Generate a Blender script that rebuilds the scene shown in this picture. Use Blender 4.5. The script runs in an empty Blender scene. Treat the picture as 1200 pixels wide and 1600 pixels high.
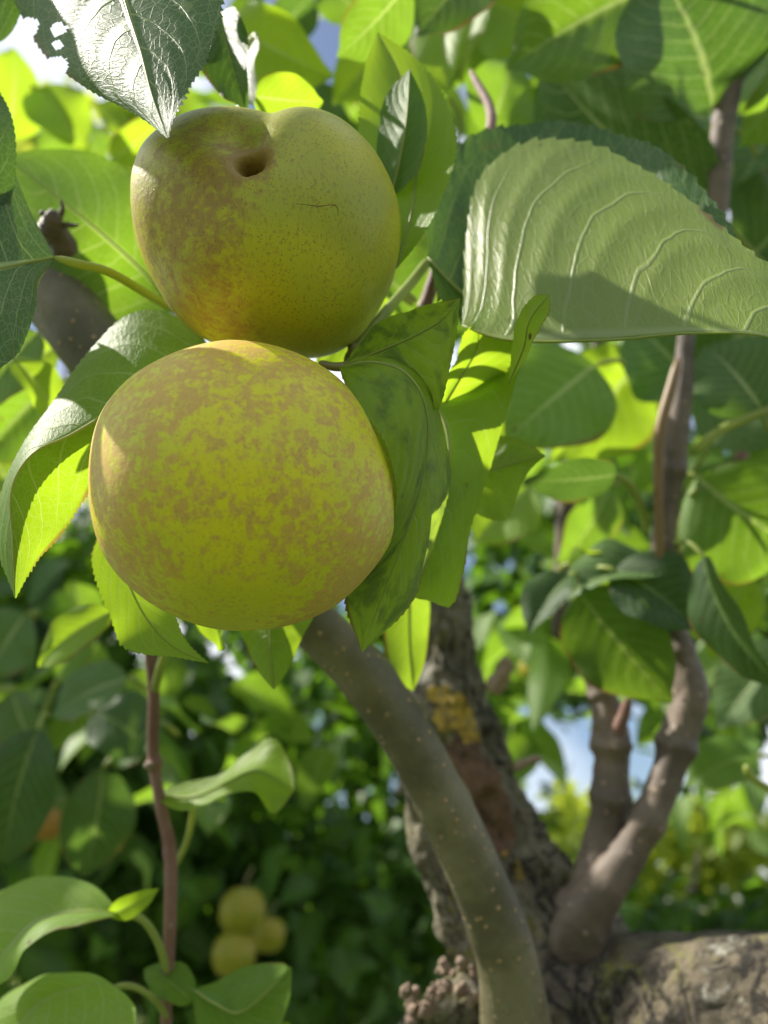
import bpy, bmesh, math, random
import numpy as np
from mathutils import Vector, Matrix, noise as mnoise
R = math.radians
random.seed(7); rng = np.random.default_rng(11)
scene = bpy.context.scene
COL = scene.collection

# ------------------------------------------------------------------ camera
F = 1202.0                       # focal length in photograph pixels (1200 x 1600)
PITCH = 28.0
cam_d = bpy.data.cameras.new('camera'); cam = bpy.data.objects.new('camera', cam_d)
COL.objects.link(cam); scene.camera = cam
cam.location = (0, 0, 1.45); cam.rotation_euler = (R(90 + PITCH), 0, 0)
cam_d.sensor_fit = 'VERTICAL'; cam_d.sensor_height = 34.6; cam_d.lens = 26.0
cam_d.clip_start = 0.01; cam_d.clip_end = 600
cam_d.dof.use_dof = True; cam_d.dof.focus_distance = 0.192; cam_d.dof.aperture_fstop = 8.2
cam_d.dof.aperture_blades = 0
CL = Vector(cam.location); CR = cam.rotation_euler.to_matrix()
CRn = np.array(CR); CLn = np.array(CL)

# ------------------------------------------------------------------ sun and sky
S_cam = Vector((-0.66, 0.62, -0.42)).normalized()
S_w = (CR @ S_cam).normalized()
elev = math.asin(S_w.z); azim = math.atan2(S_w.x, S_w.y)
sd = bpy.data.lights.new('sun', 'SUN'); sd.energy = 5.0; sd.angle = R(0.6); sd.color = (1, 0.94, 0.83)
sun = bpy.data.objects.new('sun', sd); COL.objects.link(sun)
sun.rotation_euler = S_w.to_track_quat('Z', 'Y').to_euler(); sun.location = (0, 0, 8)
world = bpy.data.worlds.new('World'); scene.world = world; world.use_nodes = True
wn = world.node_tree.nodes; wl = world.node_tree.links; wn.clear()
wo = wn.new('ShaderNodeOutputWorld'); wb = wn.new('ShaderNodeBackground'); wb.inputs[1].default_value = 0.078
sk = wn.new('ShaderNodeTexSky'); sk.sky_type = 'NISHITA'; sk.sun_disc = False
sk.sun_elevation = elev; sk.sun_rotation = azim; sk.air_density = 1.0; sk.dust_density = 1.5; sk.ozone_density = 1.5
tc = wn.new('ShaderNodeTexCoord'); cn = wn.new('ShaderNodeTexNoise'); cn.inputs['Scale'].default_value = 2.6
cn.inputs['Detail'].default_value = 7; cn.inputs['Distortion'].default_value = 0.4
cr = wn.new('ShaderNodeValToRGB'); cr.color_ramp.elements[0].position = 0.46; cr.color_ramp.elements[1].position = 0.60
mx = wn.new('ShaderNodeMix'); mx.data_type = 'RGBA'; mx.inputs[7].default_value = (9.0, 9.2, 9.8, 1)
wl.new(tc.outputs['Generated'], cn.inputs['Vector']); wl.new(cn.outputs['Fac'], cr.inputs[0])
wl.new(cr.outputs[0], mx.inputs[0]); wl.new(sk.outputs[0], mx.inputs[6]); wl.new(mx.outputs[2], wb.inputs[0]); wl.new(wb.outputs[0], wo.inputs[0])
vs = scene.view_settings; vs.view_transform = 'Standard'; vs.look = 'None'; vs.gamma = 1; vs.exposure = 1.05
scene.render.resolution_x = 768; scene.render.resolution_y = 1024
try:
    scene.cycles.max_bounces = 10; scene.cycles.transmission_bounces = 8; scene.cycles.diffuse_bounces = 5
except Exception: pass

# ------------------------------------------------------------------ helpers
def Pn(a):
    """rows of (photo x, photo y, depth in m) -> world points"""
    a = np.atleast_2d(np.asarray(a, float)); d = a[:, 2]
    c = np.stack([(a[:, 0] - 600) / F * d, -(a[:, 1] - 800) / F * d, -d], 1)
    return c @ CRn.T + CLn
def P(x, y, d): return Vector(Pn([(x, y, d)])[0])
def camdir(x, y, z): return CR @ Vector((x, y, z))

def spline(pts, n):
    """Catmull-Rom through pts, n samples even in arc length"""
    p = np.asarray(pts, float)
    if len(p) == 2:
        t = np.linspace(0, 1, n)[:, None]; return p[0] * (1 - t) + p[1] * t
    q = np.vstack([2 * p[0] - p[1], p, 2 * p[-1] - p[-2]]); out = []
    for i in range(1, len(q) - 2):
        t = np.linspace(0, 1, 24, endpoint=False)[:, None]
        a, b, c, d = q[i - 1], q[i], q[i + 1], q[i + 2]
        out.append(0.5 * (2 * b + (c - a) * t + (2 * a - 5 * b + 4 * c - d) * t * t + (3 * b - a - 3 * c + d) * t ** 3))
    o = np.vstack(out + [p[-1:]])
    s = np.r_[0, np.cumsum(np.linalg.norm(np.diff(o[:, :3] * np.array([1, 1, 1500 if o[:, 0].max() > 20 else 1]), axis=0), axis=1))]
    u = np.linspace(0, s[-1], n)
    return np.stack([np.interp(u, s, o[:, k]) for k in range(o.shape[1])], 1)

def mesh_obj(name, verts, faces, mat, parent=None, uv=None, rnd=None, smooth=True, label=None, loc=None):
    me = bpy.data.meshes.new(name)
    v = np.asarray(verts, float)
    if loc is not None: v = v - np.asarray(loc)
    if isinstance(faces, np.ndarray):
        nf, k = faces.shape
        me.vertices.add(len(v)); me.vertices.foreach_set('co', v.ravel())
        me.loops.add(nf * k); me.loops.foreach_set('vertex_index', faces.ravel().astype(np.int32))
        me.polygons.add(nf); me.polygons.foreach_set('loop_start', np.arange(0, nf * k, k, dtype=np.int32))
        me.update(calc_edges=True)
    else:
        me.from_pydata([tuple(x) for x in v], [], faces)
    me.validate()
    if uv is not None:
        ul = me.uv_layers.new(name='UVMap'); li = np.zeros(len(me.loops), np.int32)
        me.loops.foreach_get('vertex_index', li); ul.data.foreach_set('uv', np.asarray(uv)[li].astype(np.float32).ravel())
    if rnd is not None:
        at = me.attributes.new('rnd', 'FLOAT', 'POINT'); at.data.foreach_set('value', np.broadcast_to(np.asarray(rnd, np.float32), (len(v),)).copy())
    if smooth: me.polygons.foreach_set('use_smooth', np.ones(len(me.polygons), bool))
    me.materials.append(mat)
    o = bpy.data.objects.new(name, me); COL.objects.link(o)
    if loc is not None: o.location = loc
    if parent is not None: attach(o, parent)
    if label: o['label'] = label
    return o
def attach(o, parent):
    bpy.context.view_layer.update()
    o.parent = parent
    o.matrix_parent_inverse = PM(parent).inverted()
def PM(o):
    m = o.matrix_basis.copy()
    if o.parent: m = PM(o.parent) @ o.matrix_parent_inverse @ m
    return m
def empty(name, loc, label, cat, group=None):
    o = bpy.data.objects.new(name, None); COL.objects.link(o); o.location = loc; o.empty_display_size = 0.05
    o['label'] = label; o['category'] = cat
    if group: o['group'] = group
    return o

def grid_faces(nu, nv, off=0, wrap=False):
    i, j = np.meshgrid(np.arange(nu - 1), np.arange(nv if wrap else nv - 1), indexing='ij')
    i = i.ravel(); j = j.ravel(); j2 = (j + 1) % nv
    return np.stack([i * nv + j, i * nv + j2, (i + 1) * nv + j2, (i + 1) * nv + j], 1) + off
def nrm(a): return a / (np.linalg.norm(a, axis=-1, keepdims=True) + 1e-12)

# ------------------------------------------------------------------ material helpers
class NT:
    def __init__(s, name):
        s.m = bpy.data.materials.new(name); s.m.use_nodes = True; s.t = s.m.node_tree; s.t.nodes.clear()
        s.out = s.n('OutputMaterial')
    def n(s, t, **k):
        x = s.t.nodes.new('ShaderNode' + t)
        for a, b in k.items(): setattr(x, a, b)
        return x
    def set(s, sock, v):
        if isinstance(v, bpy.types.NodeSocket): s.t.links.new(v, sock)
        elif isinstance(v, (tuple, list)) and len(v) == 3 and sock.type == 'RGBA': sock.default_value = (*v, 1)
        else: sock.default_value = v
    def math(s, op, a, b=0.0, c=0.0, clamp=False):
        x = s.n('Math', operation=op, use_clamp=clamp)
        s.set(x.inputs[0], a); s.set(x.inputs[1], b); s.set(x.inputs[2], c); return x.outputs[0]
    def ss(s, v, a, b, o0=0.0, o1=1.0):
        x = s.n('MapRange', interpolation_type='SMOOTHSTEP'); s.set(x.inputs[0], v)
        for i, q in enumerate((a, b, o0, o1)): s.set(x.inputs[1 + i], q)
        return x.outputs[0]
    def mix(s, f, a, b, mode='MIX'):
        x = s.n('Mix', data_type='RGBA', blend_type=mode); s.set(x.inputs[0], f); s.set(x.inputs[6], a); s.set(x.inputs[7], b); return x.outputs[2]
    def noise(s, vec, scale, detail=4, rough=0.5, dist=0.0):
        x = s.n('TexNoise'); s.set(x.inputs['Vector'], vec); x.inputs['Scale'].default_value = scale
        x.inputs['Detail'].default_value = detail; x.inputs['Roughness'].default_value = rough; x.inputs['Distortion'].default_value = dist
        return x.outputs['Fac']
    def vor(s, vec, scale, feature='F1', out='Distance', rnd=1.0):
        x = s.n('TexVoronoi', feature=feature); s.set(x.inputs['Vector'], vec); x.inputs['Scale'].default_value = scale
        x.inputs['Randomness'].default_value = rnd
        return x.outputs[out]
    def vmap(s, vec, scale):
        x = s.n('Mapping'); s.set(x.inputs[0], vec); x.inputs['Scale'].default_value = scale; return x.outputs[0]
    def bump(s, h, strength, dist, nrm=None):
        x = s.n('Bump'); s.set(x.inputs['Height'], h); x.inputs['Strength'].default_value = strength; x.inputs['Distance'].default_value = dist
        if nrm is not None: s.set(x.inputs['Normal'], nrm)
        return x.outputs[0]

def leaf_material(name, up=(.035, .095, .012), up2=(.075, .155, .014), under=(.09, .17, .03), trans=(.24, .44, .012),
                  tfac=0.45, rough=0.44, blotch=0.0, detail=True, nlat=9.0, urough=0.50, quilt=0.3, spec=.36, vk=.85):
    s = NT(name)
    uv = s.n('TexCoord').outputs['UV']; ob = s.n('TexCoord').outputs['Object']
    sep = s.n('SeparateXYZ'); s.set(sep.inputs[0], uv); u, v = sep.outputs[0], sep.outputs[1]
    rn = s.n('Attribute', attribute_name='rnd').outputs['Fac']
    sv = s.math('SUBTRACT', v, 0.5); vv = s.math('MULTIPLY', s.math('ABSOLUTE', sv), 2.0)
    midw = s.ss(u, 0, 1, 0.055, 0.012)
    mid = s.math('SUBTRACT', 1.0, s.ss(s.math('DIVIDE', vv, midw), 0.55, 1.25))
    if detail:
        uvv = s.vmap(uv, (2.4, 1.0, 1.0)); rr = s.math('MULTIPLY', rn, 37.0)
        add = s.n('VectorMath', operation='ADD'); s.set(add.inputs[0], uvv); cmb = s.n('CombineXYZ'); s.set(cmb.inputs[2], rr); s.set(cmb.inputs[0], rr); s.set(add.inputs[1], cmb.outputs[0]); uvr = add.outputs[0]
        nz = s.noise(uvr, 4.0, 2)
        q = s.math('SUBTRACT', u, s.math('ADD', s.math('MULTIPLY', vv, 0.20), s.math('MULTIPLY', s.math('POWER', vv, 2.2), 0.13)))
        q = s.math('MULTIPLY', q, nlat)
        q = s.math('ADD', q, s.math('MULTIPLY', nz, 0.45))
        q = s.math('ADD', q, s.math('MULTIPLY', s.math('GREATER_THAN', sv, 0.0), 0.45))
        pp = s.math('PINGPONG', q, 0.5)                                  # 0 on a vein, .5 between veins
        lat = s.math('SUBTRACT', 1.0, s.ss(pp, 0.008, s.ss(vv, 0, 1, 0.06, 0.03)))
        lat = s.math('MULTIPLY', lat, s.ss(vv, 1.0, 0.75))
        ret = s.vor(uvr, 17.0, 'DISTANCE_TO_EDGE'); retm = s.math('SUBTRACT', 1.0, s.ss(ret, 0.0, 0.07))
        ret2 = s.vor(uvr, 48.0, 'DISTANCE_TO_EDGE'); retm2 = s.math('SUBTRACT', 1.0, s.ss(ret2, 0.0, 0.10))
        vein = s.math('MAXIMUM', s.math('MAXIMUM', mid, s.math('MULTIPLY', lat, 0.8)), s.math('MAXIMUM', s.math('MULTIPLY', retm, 0.38), s.math('MULTIPLY', retm2, 0.20)))
        puff = s.ss(pp, 0.0, 0.35)
        vb = s.math('MAXIMUM', s.math('MAXIMUM', mid, s.math('MULTIPLY', lat, 0.7)), s.math('MULTIPLY', retm, 0.15))
        h = s.math('ADD', s.math('MULTIPLY', vb, -0.75), s.math('MULTIPLY', puff, 0.7 * quilt))
        h = s.math('ADD', h, s.math('MULTIPLY', s.noise(s.vmap(uvr, (2.2, .8, 1)), 26, 4, .6), 0.55))
        bm = s.bump(h, 0.5, 0.0008)
        patch = s.noise(uvr, 3.2, 5, 0.6)
    else:
        vein = s.math('MULTIPLY', mid, 0.8); patch = s.noise(ob, 14, 3)
        bm = s.bump(s.noise(ob, 90, 2), 0.3, 0.002)
    colf = s.ss(s.math('ADD', s.math('MULTIPLY', patch, 0.7), s.math('MULTIPLY', rn, 0.5)), 0.35, 0.85)
    cu = s.mix(colf, up, up2)
    if blotch > 0 and detail:
        b = s.ss(s.noise(uvr, 3.0, 6, 0.6, 0.3), 0.46, 0.66)
        cu = s.mix(s.math('MULTIPLY', b, blotch), cu, (.012, .035, .018))  # dark blotches paint glossy reflections into the leaf colour
        yb = s.ss(s.noise(uvr, 6.0, 5, 0.6, 0.3), 0.55, 0.72); cu = s.mix(s.math('MULTIPLY', yb, 0.6), cu, (.24, .30, .03))
    cu = s.mix(s.math('MULTIPLY', vein, 0.55), cu, (.20, .27, .08))
    cd = s.mix(s.math('MULTIPLY', vein, vk), s.mix(colf, under, tuple(x * 1.2 for x in under)), (.38, .44, .22))
    bf = s.n('NewGeometry').outputs['Backfacing']
    # tiny blemishes: brown specks on some leaves
    base = s.mix(bf, cu, cd)
    sp = s.math('SUBTRACT', 1.0, s.ss(s.vor(ob, 70.0), 0.05, 0.085)); spn = s.ss(s.noise(ob, 12.0, 2), 0.50, 0.62)
    base = s.mix(s.math('MULTIPLY', sp, spn), base, (.09, .05, .02))
    edge = s.math('MULTIPLY', s.ss(s.math('ADD', vv, s.math('MULTIPLY', s.noise(ob, 45, 3), .25)), 1.06, 1.13), s.ss(s.noise(ob, 23, 2), .54, .64)); base = s.mix(s.math('MULTIPLY', edge, .8), base, (.17, .09, .03))
    tr = s.mix(colf, tuple(x * 0.72 for x in trans), trans)
    tr = s.mix(s.math('MULTIPLY', vein, 0.55), tr, (.62, .72, .22))
    tr = s.mix(s.math('MULTIPLY', sp, spn), tr, (.14, .07, .02)); tr = s.mix(s.math('MULTIPLY', edge, .8), tr, (.30, .14, .03))
    if blotch > 0 and detail: tr = s.mix(s.math('MULTIPLY', b, blotch * 0.8), tr, (.06, .14, .04))
    p = s.n('BsdfPrincipled'); s.set(p.inputs['Base Color'], base)
    s.set(p.inputs['Roughness'], s.ss(bf, 0, 1, rough, urough)); p.inputs['Specular IOR Level'].default_value = spec
    s.set(p.inputs['Normal'], bm)
    t = s.n('BsdfTranslucent'); s.set(t.inputs[0], tr)
    m = s.n('MixShader'); m.inputs[0].default_value = tfac
    s.t.links.new(p.outputs[0], m.inputs[1]); s.t.links.new(t.outputs[0], m.inputs[2]); s.t.links.new(m.outputs[0], s.out.inputs[0])
    return s.m

M = {}
M['leaf'] = leaf_material('pear_leaf')
M['leaf_bright'] = leaf_material('bright_pear_leaf', up=(.085, .17, .012), up2=(.14, .23, .015), under=(.13, .22, .03), trans=(.45, .68, .012), tfac=0.52)  # yellower leaf; its bright tone also stands in for sun shining through
M['leaf_blotch'] = leaf_material('mottled_pear_leaf', up=(.16, .28, .015), up2=(.24, .35, .015), blotch=0.7, under=(.17, .27, .03), spec=.25, trans=(.42, .60, .03), tfac=0.42, rough=0.33)
M['leaf_silver'] = leaf_material('silvery_leaf_underside', under=(.21, .28, .04), trans=(.30, .52, .015), urough=.42, spec=.75, vk=.5, nlat=8, quilt=.25)
M['leaf_dark'] = leaf_material('dark_pear_leaf', up=(.022, .062, .018), up2=(.038, .092, .02), under=(.055, .12, .03), trans=(.12, .27, .015), tfac=0.34)  # dark green, with deep shade partly put into the colour
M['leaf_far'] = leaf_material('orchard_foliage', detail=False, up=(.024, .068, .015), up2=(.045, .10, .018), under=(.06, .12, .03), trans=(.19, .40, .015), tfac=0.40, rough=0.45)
M['leaf_sunlit'] = leaf_material('sunlit_tinted_foliage', detail=False, up=(.12, .19, .02), up2=(.17, .23, .03), under=(.16,.22,.04), trans=(.62, .74, .05), tfac=0.5, rough=0.45)  # sunlit look put into the colour by brighter leaf tones

def simple_leafy(name, col, trans, tf=0.3, rough=0.45):
    s = NT(name); ob = s.n('TexCoord').outputs['Object']
    c = s.mix(s.noise(ob, 120, 4), col, tuple(x * 1.5 for x in col))
    p = s.n('BsdfPrincipled'); s.set(p.inputs['Base Color'], c); p.inputs['Roughness'].default_value = rough
    t = s.n('BsdfTranslucent'); t.inputs[0].default_value = (*trans, 1)
    m = s.n('MixShader'); m.inputs[0].default_value = tf
    s.t.links.new(p.outputs[0], m.inputs[1]); s.t.links.new(t.outputs[0], m.inputs[2]); s.t.links.new(m.outputs[0], s.out.inputs[0])
    return s.m
M['petiole'] = simple_leafy('petiole_green', (.22, .27, .06), (.5, .55, .1))
M['stalk'] = simple_leafy('stalk_brown', (.16, .15, .05), (.3, .25, .05), 0.1)

def bark_smooth(name, c1, c2, lent=(.38, .24, .10), lscale=150, dots=True):
    s = NT(name); ob = s.n('TexCoord').outputs['Object']; uv = s.n('TexCoord').outputs['UV']
    n1 = s.noise(ob, 28, 6, 0.6); n2 = s.noise(ob, 240, 4, 0.6)
    c = s.mix(s.ss(n1, 0.35, 0.65), c1, c2); c = s.mix(s.math('MULTIPLY', n2, 0.5), c, tuple(x * 0.55 for x in c1))
    vd = s.vor(ob, lscale); msk = s.math('SUBTRACT', 1.0, s.ss(vd, 0.16, 0.24)); gate = s.ss(s.noise(ob, 60, 2), 0.40, 0.50)
    msk = s.math('MULTIPLY', msk, gate) if dots else 0.0
    c = s.mix(msk, c, lent)
    h = s.math('ADD', s.math('MULTIPLY', n2, 0.35), s.math('MULTIPLY', msk, 1.0)) if dots else n2
    h = s.math('ADD', h, s.math('MULTIPLY', s.noise(uv, 30, 5, 0.7), 0.5))
    p = s.n('BsdfPrincipled'); s.set(p.inputs['Base Color'], c); p.inputs['Roughness'].default_value = 0.55
    s.set(p.inputs['Normal'], s.bump(h, 0.8, 0.0012)); s.t.links.new(p.outputs[0], s.out.inputs[0]); return s.m
M['bark_smooth'] = bark_smooth('smooth_branch_bark', (.085, .075, .038), (.20, .175, .10), lent=(.33, .23, .12), lscale=200)
M['bark_grey'] = bark_smooth('grey_branch_bark', (.085, .062, .045), (.20, .15, .11), lent=(.26, .19, .13), lscale=150)
M['bark_red'] = bark_smooth('red_brown_shoot_bark', (.17, .075, .055), (.28, .15, .115), (.4, .32, .24), 160)
M['bark_bud'] = bark_smooth('bud_spur_bark', (.22, .15, .10), (.46, .34, .25), dots=False)

def bark_old(name, patches=(), wounds=(), uvs=(1.3, 7.0), c0=(.09, .08, .055), c1=(.30, .265, .19), cw=.035):
    s = NT(name); ob = s.n('TexCoord').outputs['Object']; uv = s.n('TexCoord').outputs['UV']
    g = s.vmap(uv, (uvs[0], uvs[1], 1)); g1 = s.noise(g, 1.6, 8, 0.62, 0.7); 
    crack = s.math('SUBTRACT', 1.0, s.ss(s.math('ABSOLUTE', s.math('SUBTRACT', g1, 0.5)), 0.0, cw))
    crack = s.math('MULTIPLY', crack, s.ss(s.noise(ob, 26, 3), 0.38, 0.55))
    n1 = s.noise(ob, 55, 7, 0.65, .4); n2 = s.noise(ob, 240, 5, 0.65)
    c = s.mix(s.ss(n1, 0.3, 0.7), c0, c1); c = s.mix(s.math('MULTIPLY', n2, 0.4), c, (.07, .055, .035))
    c = s.mix(s.ss(s.noise(ob, 31, 5, .7), 0.58, 0.66), c, (.30, .29, .24))
    c = s.mix(crack, c, (.02, .016, .012))
    moss = s.math('MULTIPLY', s.ss(s.noise(ob, 36, 6, 0.7), 0.52, 0.62), s.ss(n2, 0.4, 0.55)); c = s.mix(moss, c, (.15, .145, .03))
    def near(pts, wob):
        m = 0.0
        for (p, r) in pts:
            d = s.n('VectorMath', operation='DISTANCE'); s.set(d.inputs[0], ob); d.inputs[1].default_value = p
            q = s.math('ADD', s.math('DIVIDE', d.outputs['Value'], r), s.math('MULTIPLY', s.math('SUBTRACT', n1, .5), wob))
            m = s.math('MAXIMUM', m, s.math('SUBTRACT', 1.0, s.ss(q, .8, 1.0)))
        return m
    if wounds: c = s.mix(near(wounds, 1.2), c, s.mix(s.noise(s.vmap(uv, (2, 30, 1)), 3, 4), (.06, .035, .02), (.22, .125, .07)))
    if patches: c = s.mix(s.math('MULTIPLY', near(patches, 3.5), s.ss(n2, .36, .5)), c, s.mix(n2, (.36, .21, .02), (.62, .45, .08)))
    h = s.math('ADD', s.math('MULTIPLY', crack, -1.5), s.math('ADD', s.math('MULTIPLY', n1, 1.6), s.math('MULTIPLY', n2, 0.9)))
    p = s.n('BsdfPrincipled'); s.set(p.inputs['Base Color'], c); p.inputs['Roughness'].default_value = 0.85
    s.set(p.inputs['Normal'], s.bump(h, 0.9, 0.004)); s.t.links.new(p.outputs[0], s.out.inputs[0]); return s.m
M['bark_old'] = bark_old('old_cracked_bark')
PX = lambda L: [(P(x, y, d), r) for x, y, d, r in L]
M['bark_limb'] = bark_old('cracked_limb_bark', PX([(875,1475,.345,.012),(960,1480,.34,.008)]), uvs=(2.0, 9.0), c0=(.045, .038, .025), c1=(.17, .14, .09), cw=.06)
M['bark_stem'] = bark_old('gnarled_stem_bark', PX([(700,1115,.425,.011),(682,1085,.43,.008),(728,1135,.425,.009),(826,1375,.385,.016),(838,1430,.375,.016),(868,1470,.365,.013)]),
    PX([(722,1180,.42,.013),(745,1220,.415,.016),(762,1262,.41,.016),(785,1300,.40,.016),(800,1345,.39,.014)]))
def lichen_mat(name, c1, c2):
    s = NT(name); ob = s.n('TexCoord').outputs['Object']; n2 = s.noise(ob, 260, 5, 0.6)
    p = s.n('BsdfPrincipled'); s.set(p.inputs['Base Color'], s.mix(s.ss(n2, .35, .65), c1, c2)); p.inputs['Roughness'].default_value = 0.9
    s.set(p.inputs['Normal'], s.bump(n2, 0.8, 0.003)); s.t.links.new(p.outputs[0], s.out.inputs[0]); return s.m
M['lichen'] = lichen_mat('orange_lichen', (.42, .25, .03), (.62, .44, .06))
M['wound'] = lichen_mat('bare_red_wood', (.13, .06, .03), (.30, .17, .09))

def pear_material(name, russet_bias, dirs, soft=.10, speck=.35, dotk=.3, sunny=(.50, .46, .03), green=(.36, .38, .035), rus=(.40, .215, .06), spots=(.30, .17, .05), paleband=None, seed=0.0):
    """dirs: list of (direction, strength) where russet gathers or paints a shadow"""
    s = NT(name); ob0 = s.n('TexCoord').outputs['Object']
    ad = s.n('VectorMath', operation='ADD'); s.set(ad.inputs[0], ob0); ad.inputs[1].default_value = (seed, seed * .7, seed * .3); ob = ad.outputs[0]
    nv = s.n('VectorMath', operation='NORMALIZE'); s.set(nv.inputs[0], ob0)
    f = russet_bias
    for d, st, a, b in dirs:
        dt = s.n('VectorMath', operation='DOT_PRODUCT'); s.set(dt.inputs[0], nv.outputs[0]); dt.inputs[1].default_value = Vector(d).normalized()
        f = s.math('ADD', f, s.math('MULTIPLY', s.ss(dt.outputs['Value'], a, b), st))
    big = s.noise(ob, 42, 3, 0.5, 0.3); med = s.noise(ob, 360, 6, 0.66, 0.5); fine = s.noise(ob, 700, 4, 0.6)
    streak = s.noise(s.vmap(ob, (1, .55, 1)), 330, 4, 0.6, 0.5)
    v = s.math('ADD', s.math('MULTIPLY', big, 0.48), s.math('ADD', s.math('MULTIPLY', med, 0.97), s.math('ADD', s.math('MULTIPLY', fine, 0.30), s.math('MULTIPLY', streak, 0.45))))
    v = s.math('ADD', v, f)
    rm = s.ss(v, 1.10 - soft, 1.10 + soft)
    base = s.mix(s.ss(s.noise(ob, 30, 3), 0.35, 0.65), green, sunny)
    rcol = s.mix(fine, tuple(x * .85 for x in rus), tuple(x * 1.12 for x in rus))
    c = s.mix(s.math('MULTIPLY', rm, 0.86), base, rcol)
    # lenticels: brown ring with pale centre
    vd = s.vor(ob, 620); sizev = s.noise(ob, 200, 2)
    ring = s.math('SUBTRACT', 1.0, s.ss(vd, 0.20, 0.36)); dot = s.math('SUBTRACT', 1.0, s.ss(vd, 0.08, 0.17))
    gate = s.ss(sizev, 0.42, 0.56)
    c = s.mix(s.math('MULTIPLY', s.math('MULTIPLY', ring, gate), 0.26), c, spots)
    c = s.mix(s.math('MULTIPLY', s.math('MULTIPLY', dot, gate), dotk), c, (.58, .47, .20))
    if paleband:
        d, a, b, col, k = paleband
        dt = s.n('VectorMath', operation='DOT_PRODUCT'); s.set(dt.inputs[0], nv.outputs[0]); dt.inputs[1].default_value = Vector(d).normalized()
        c = s.mix(s.math('MULTIPLY', s.ss(dt.outputs['Value'], a, b), k), c, col)
    sk_ = s.math('MULTIPLY', s.math('SUBTRACT', 1.0, s.ss(s.vor(ob, 980), .14, .30)), s.ss(s.noise(ob, 120, 3), .36, .56)); c = s.mix(s.math('MULTIPLY', sk_, speck), c, (.17, .10, .03))
    st2 = s.ss(s.noise(s.vmap(ob, (1, .4, 1)), 1300, 3, .6), .54, .70); c = s.mix(s.math('MULTIPLY', st2, speck * .8), c, (.22, .14, .04))
    h = s.math('ADD', s.math('MULTIPLY', dot, 0.5), s.math('ADD', s.math('MULTIPLY', fine, 0.4), s.math('MULTIPLY', s.noise(ob, 900, 2), 0.5)))
    p = s.n('BsdfPrincipled'); s.set(p.inputs['Base Color'], c); s.set(p.inputs['Roughness'], s.ss(rm, 0, 1, 0.40, 0.52))
    p.inputs['Subsurface Weight'].default_value = 0.22; p.inputs['Subsurface Radius'].default_value = (1.0, .7, .12); p.inputs['Subsurface Scale'].default_value = 0.006
    p.inputs['Specular IOR Level'].default_value = 0.3
    s.set(p.inputs['Normal'], s.bump(h, 0.35, 0.0005)); s.t.links.new(p.outputs[0], s.out.inputs[0]); return s.m

# ------------------------------------------------------------------ pears
def make_pear(label, sil, centre, depth, mat, cavity=None, groove=None, lumps=0.012, seed=3, subdiv=6, scar=False):
    sx, sy = centre; k = depth / F * 0.997
    pts = np.array(sil, float) - np.array([sx, sy]); pts[:, 1] *= -1
    ang = np.arctan2(pts[:, 1], pts[:, 0]); rad = np.hypot(pts[:, 0], pts[:, 1]) * k
    o = np.argsort(ang); ang = ang[o]; rad = rad[o]
    ang = np.r_[ang[-2:] - 2 * np.pi, ang, ang[:2] + 2 * np.pi]; rad = np.r_[rad[-2:], rad, rad[:2]]
    tt = np.linspace(-np.pi, np.pi, 361); rr = np.interp(tt, ang, rad)
    ker = np.exp(-np.linspace(-2, 2, 17) ** 2); ker /= ker.sum()
    rs_ = np.convolve(np.r_[rr[-9:-1], rr, rr[1:9]], ker, 'valid')
    bm = bmesh.new(); bmesh.ops.create_icosphere(bm, subdivisions=subdiv, radius=1)
    zr = float(rr.mean()) * 0.98
    for v in bm.verts:
        d = v.co.normalized(); r = float(np.interp(math.atan2(d.y, d.x), tt, rs_))
        f = 1.0
        n = d
        if cavity:
            a, sw, dw, sn, dn = cavity; th = math.acos(max(-1, min(1, n.dot(a))))
            f -= dw * math.exp(-(th / sw) ** 2) + dn * math.exp(-(th / sn) ** 4)
            up_ = Vector((-.12, .50, .86)).normalized(); f -= .125 * math.exp(-(math.acos(max(-1, min(1, n.dot(up_)))) / .27) ** 2)
            if groove:
                gd, gw, ga = groove
                pr = (gd - a * gd.dot(a)).normalized(); q = n - a * n.dot(a); L = q.length
                if L > 1e-5:
                    al = math.acos(max(-1, min(1, q.normalized().dot(pr)))) * min(L, 1)
                    f -= ga * math.exp(-(al / gw) ** 2) * math.exp(-((th - 0.55) / 0.45) ** 2)
        f += lumps * mnoise.noise(n * 1.7 + Vector((seed, 0, 0))) * 2 + lumps * 0.12 * mnoise.noise(n * 9 + Vector((0, seed, 0)))
        v.co = Vector((d.x * r, d.y * r, d.z * zr)) * f
    me = bpy.data.meshes.new('pear'); bm.to_mesh(me); bm.free(); me.materials.append(mat)
    me.polygons.foreach_set('use_smooth', np.ones(len(me.polygons), bool))
    ob = bpy.data.objects.new('pear', me); COL.objects.link(ob); ob.location = P(sx, sy, depth); ob.rotation_euler = CR.to_euler()
    ob['label'] = label; ob['category'] = 'pear'
    return ob
sil_top = [(204,340),(206,290),(225,240),(262,205),(300,183),(345,171),(400,170),(432,177),(446,182),(462,174),(500,170),(545,185),(585,225),(612,280),(627,340),(628,380),(618,430),(595,480),(560,525),(520,550),(485,557),(440,553),(380,547),(320,533),(285,510),(245,460),(215,400)]
sil_bot = [(144,745),(150,700),(170,640),(210,590),(270,555),(330,538),(390,534),(450,545),(510,575),(560,620),(600,680),(618,740),(618,790),(605,850),(570,905),(520,950),(460,972),(400,980),(340,980),(270,960),(215,920),(170,865),(150,810)]
sil_top = [(416 - (416 - x) * (.97 if x < 416 else 1.0), 362 - (362 - y) * (.875 if y < 362 else 1.0)) for x, y in sil_top]
sil_bot = [(382 - (382 - x) * (.975 if x < 382 else 1.01), 758 - (758 - y) * (.975 if y < 758 else 1.0)) for x, y in sil_bot]
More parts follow.
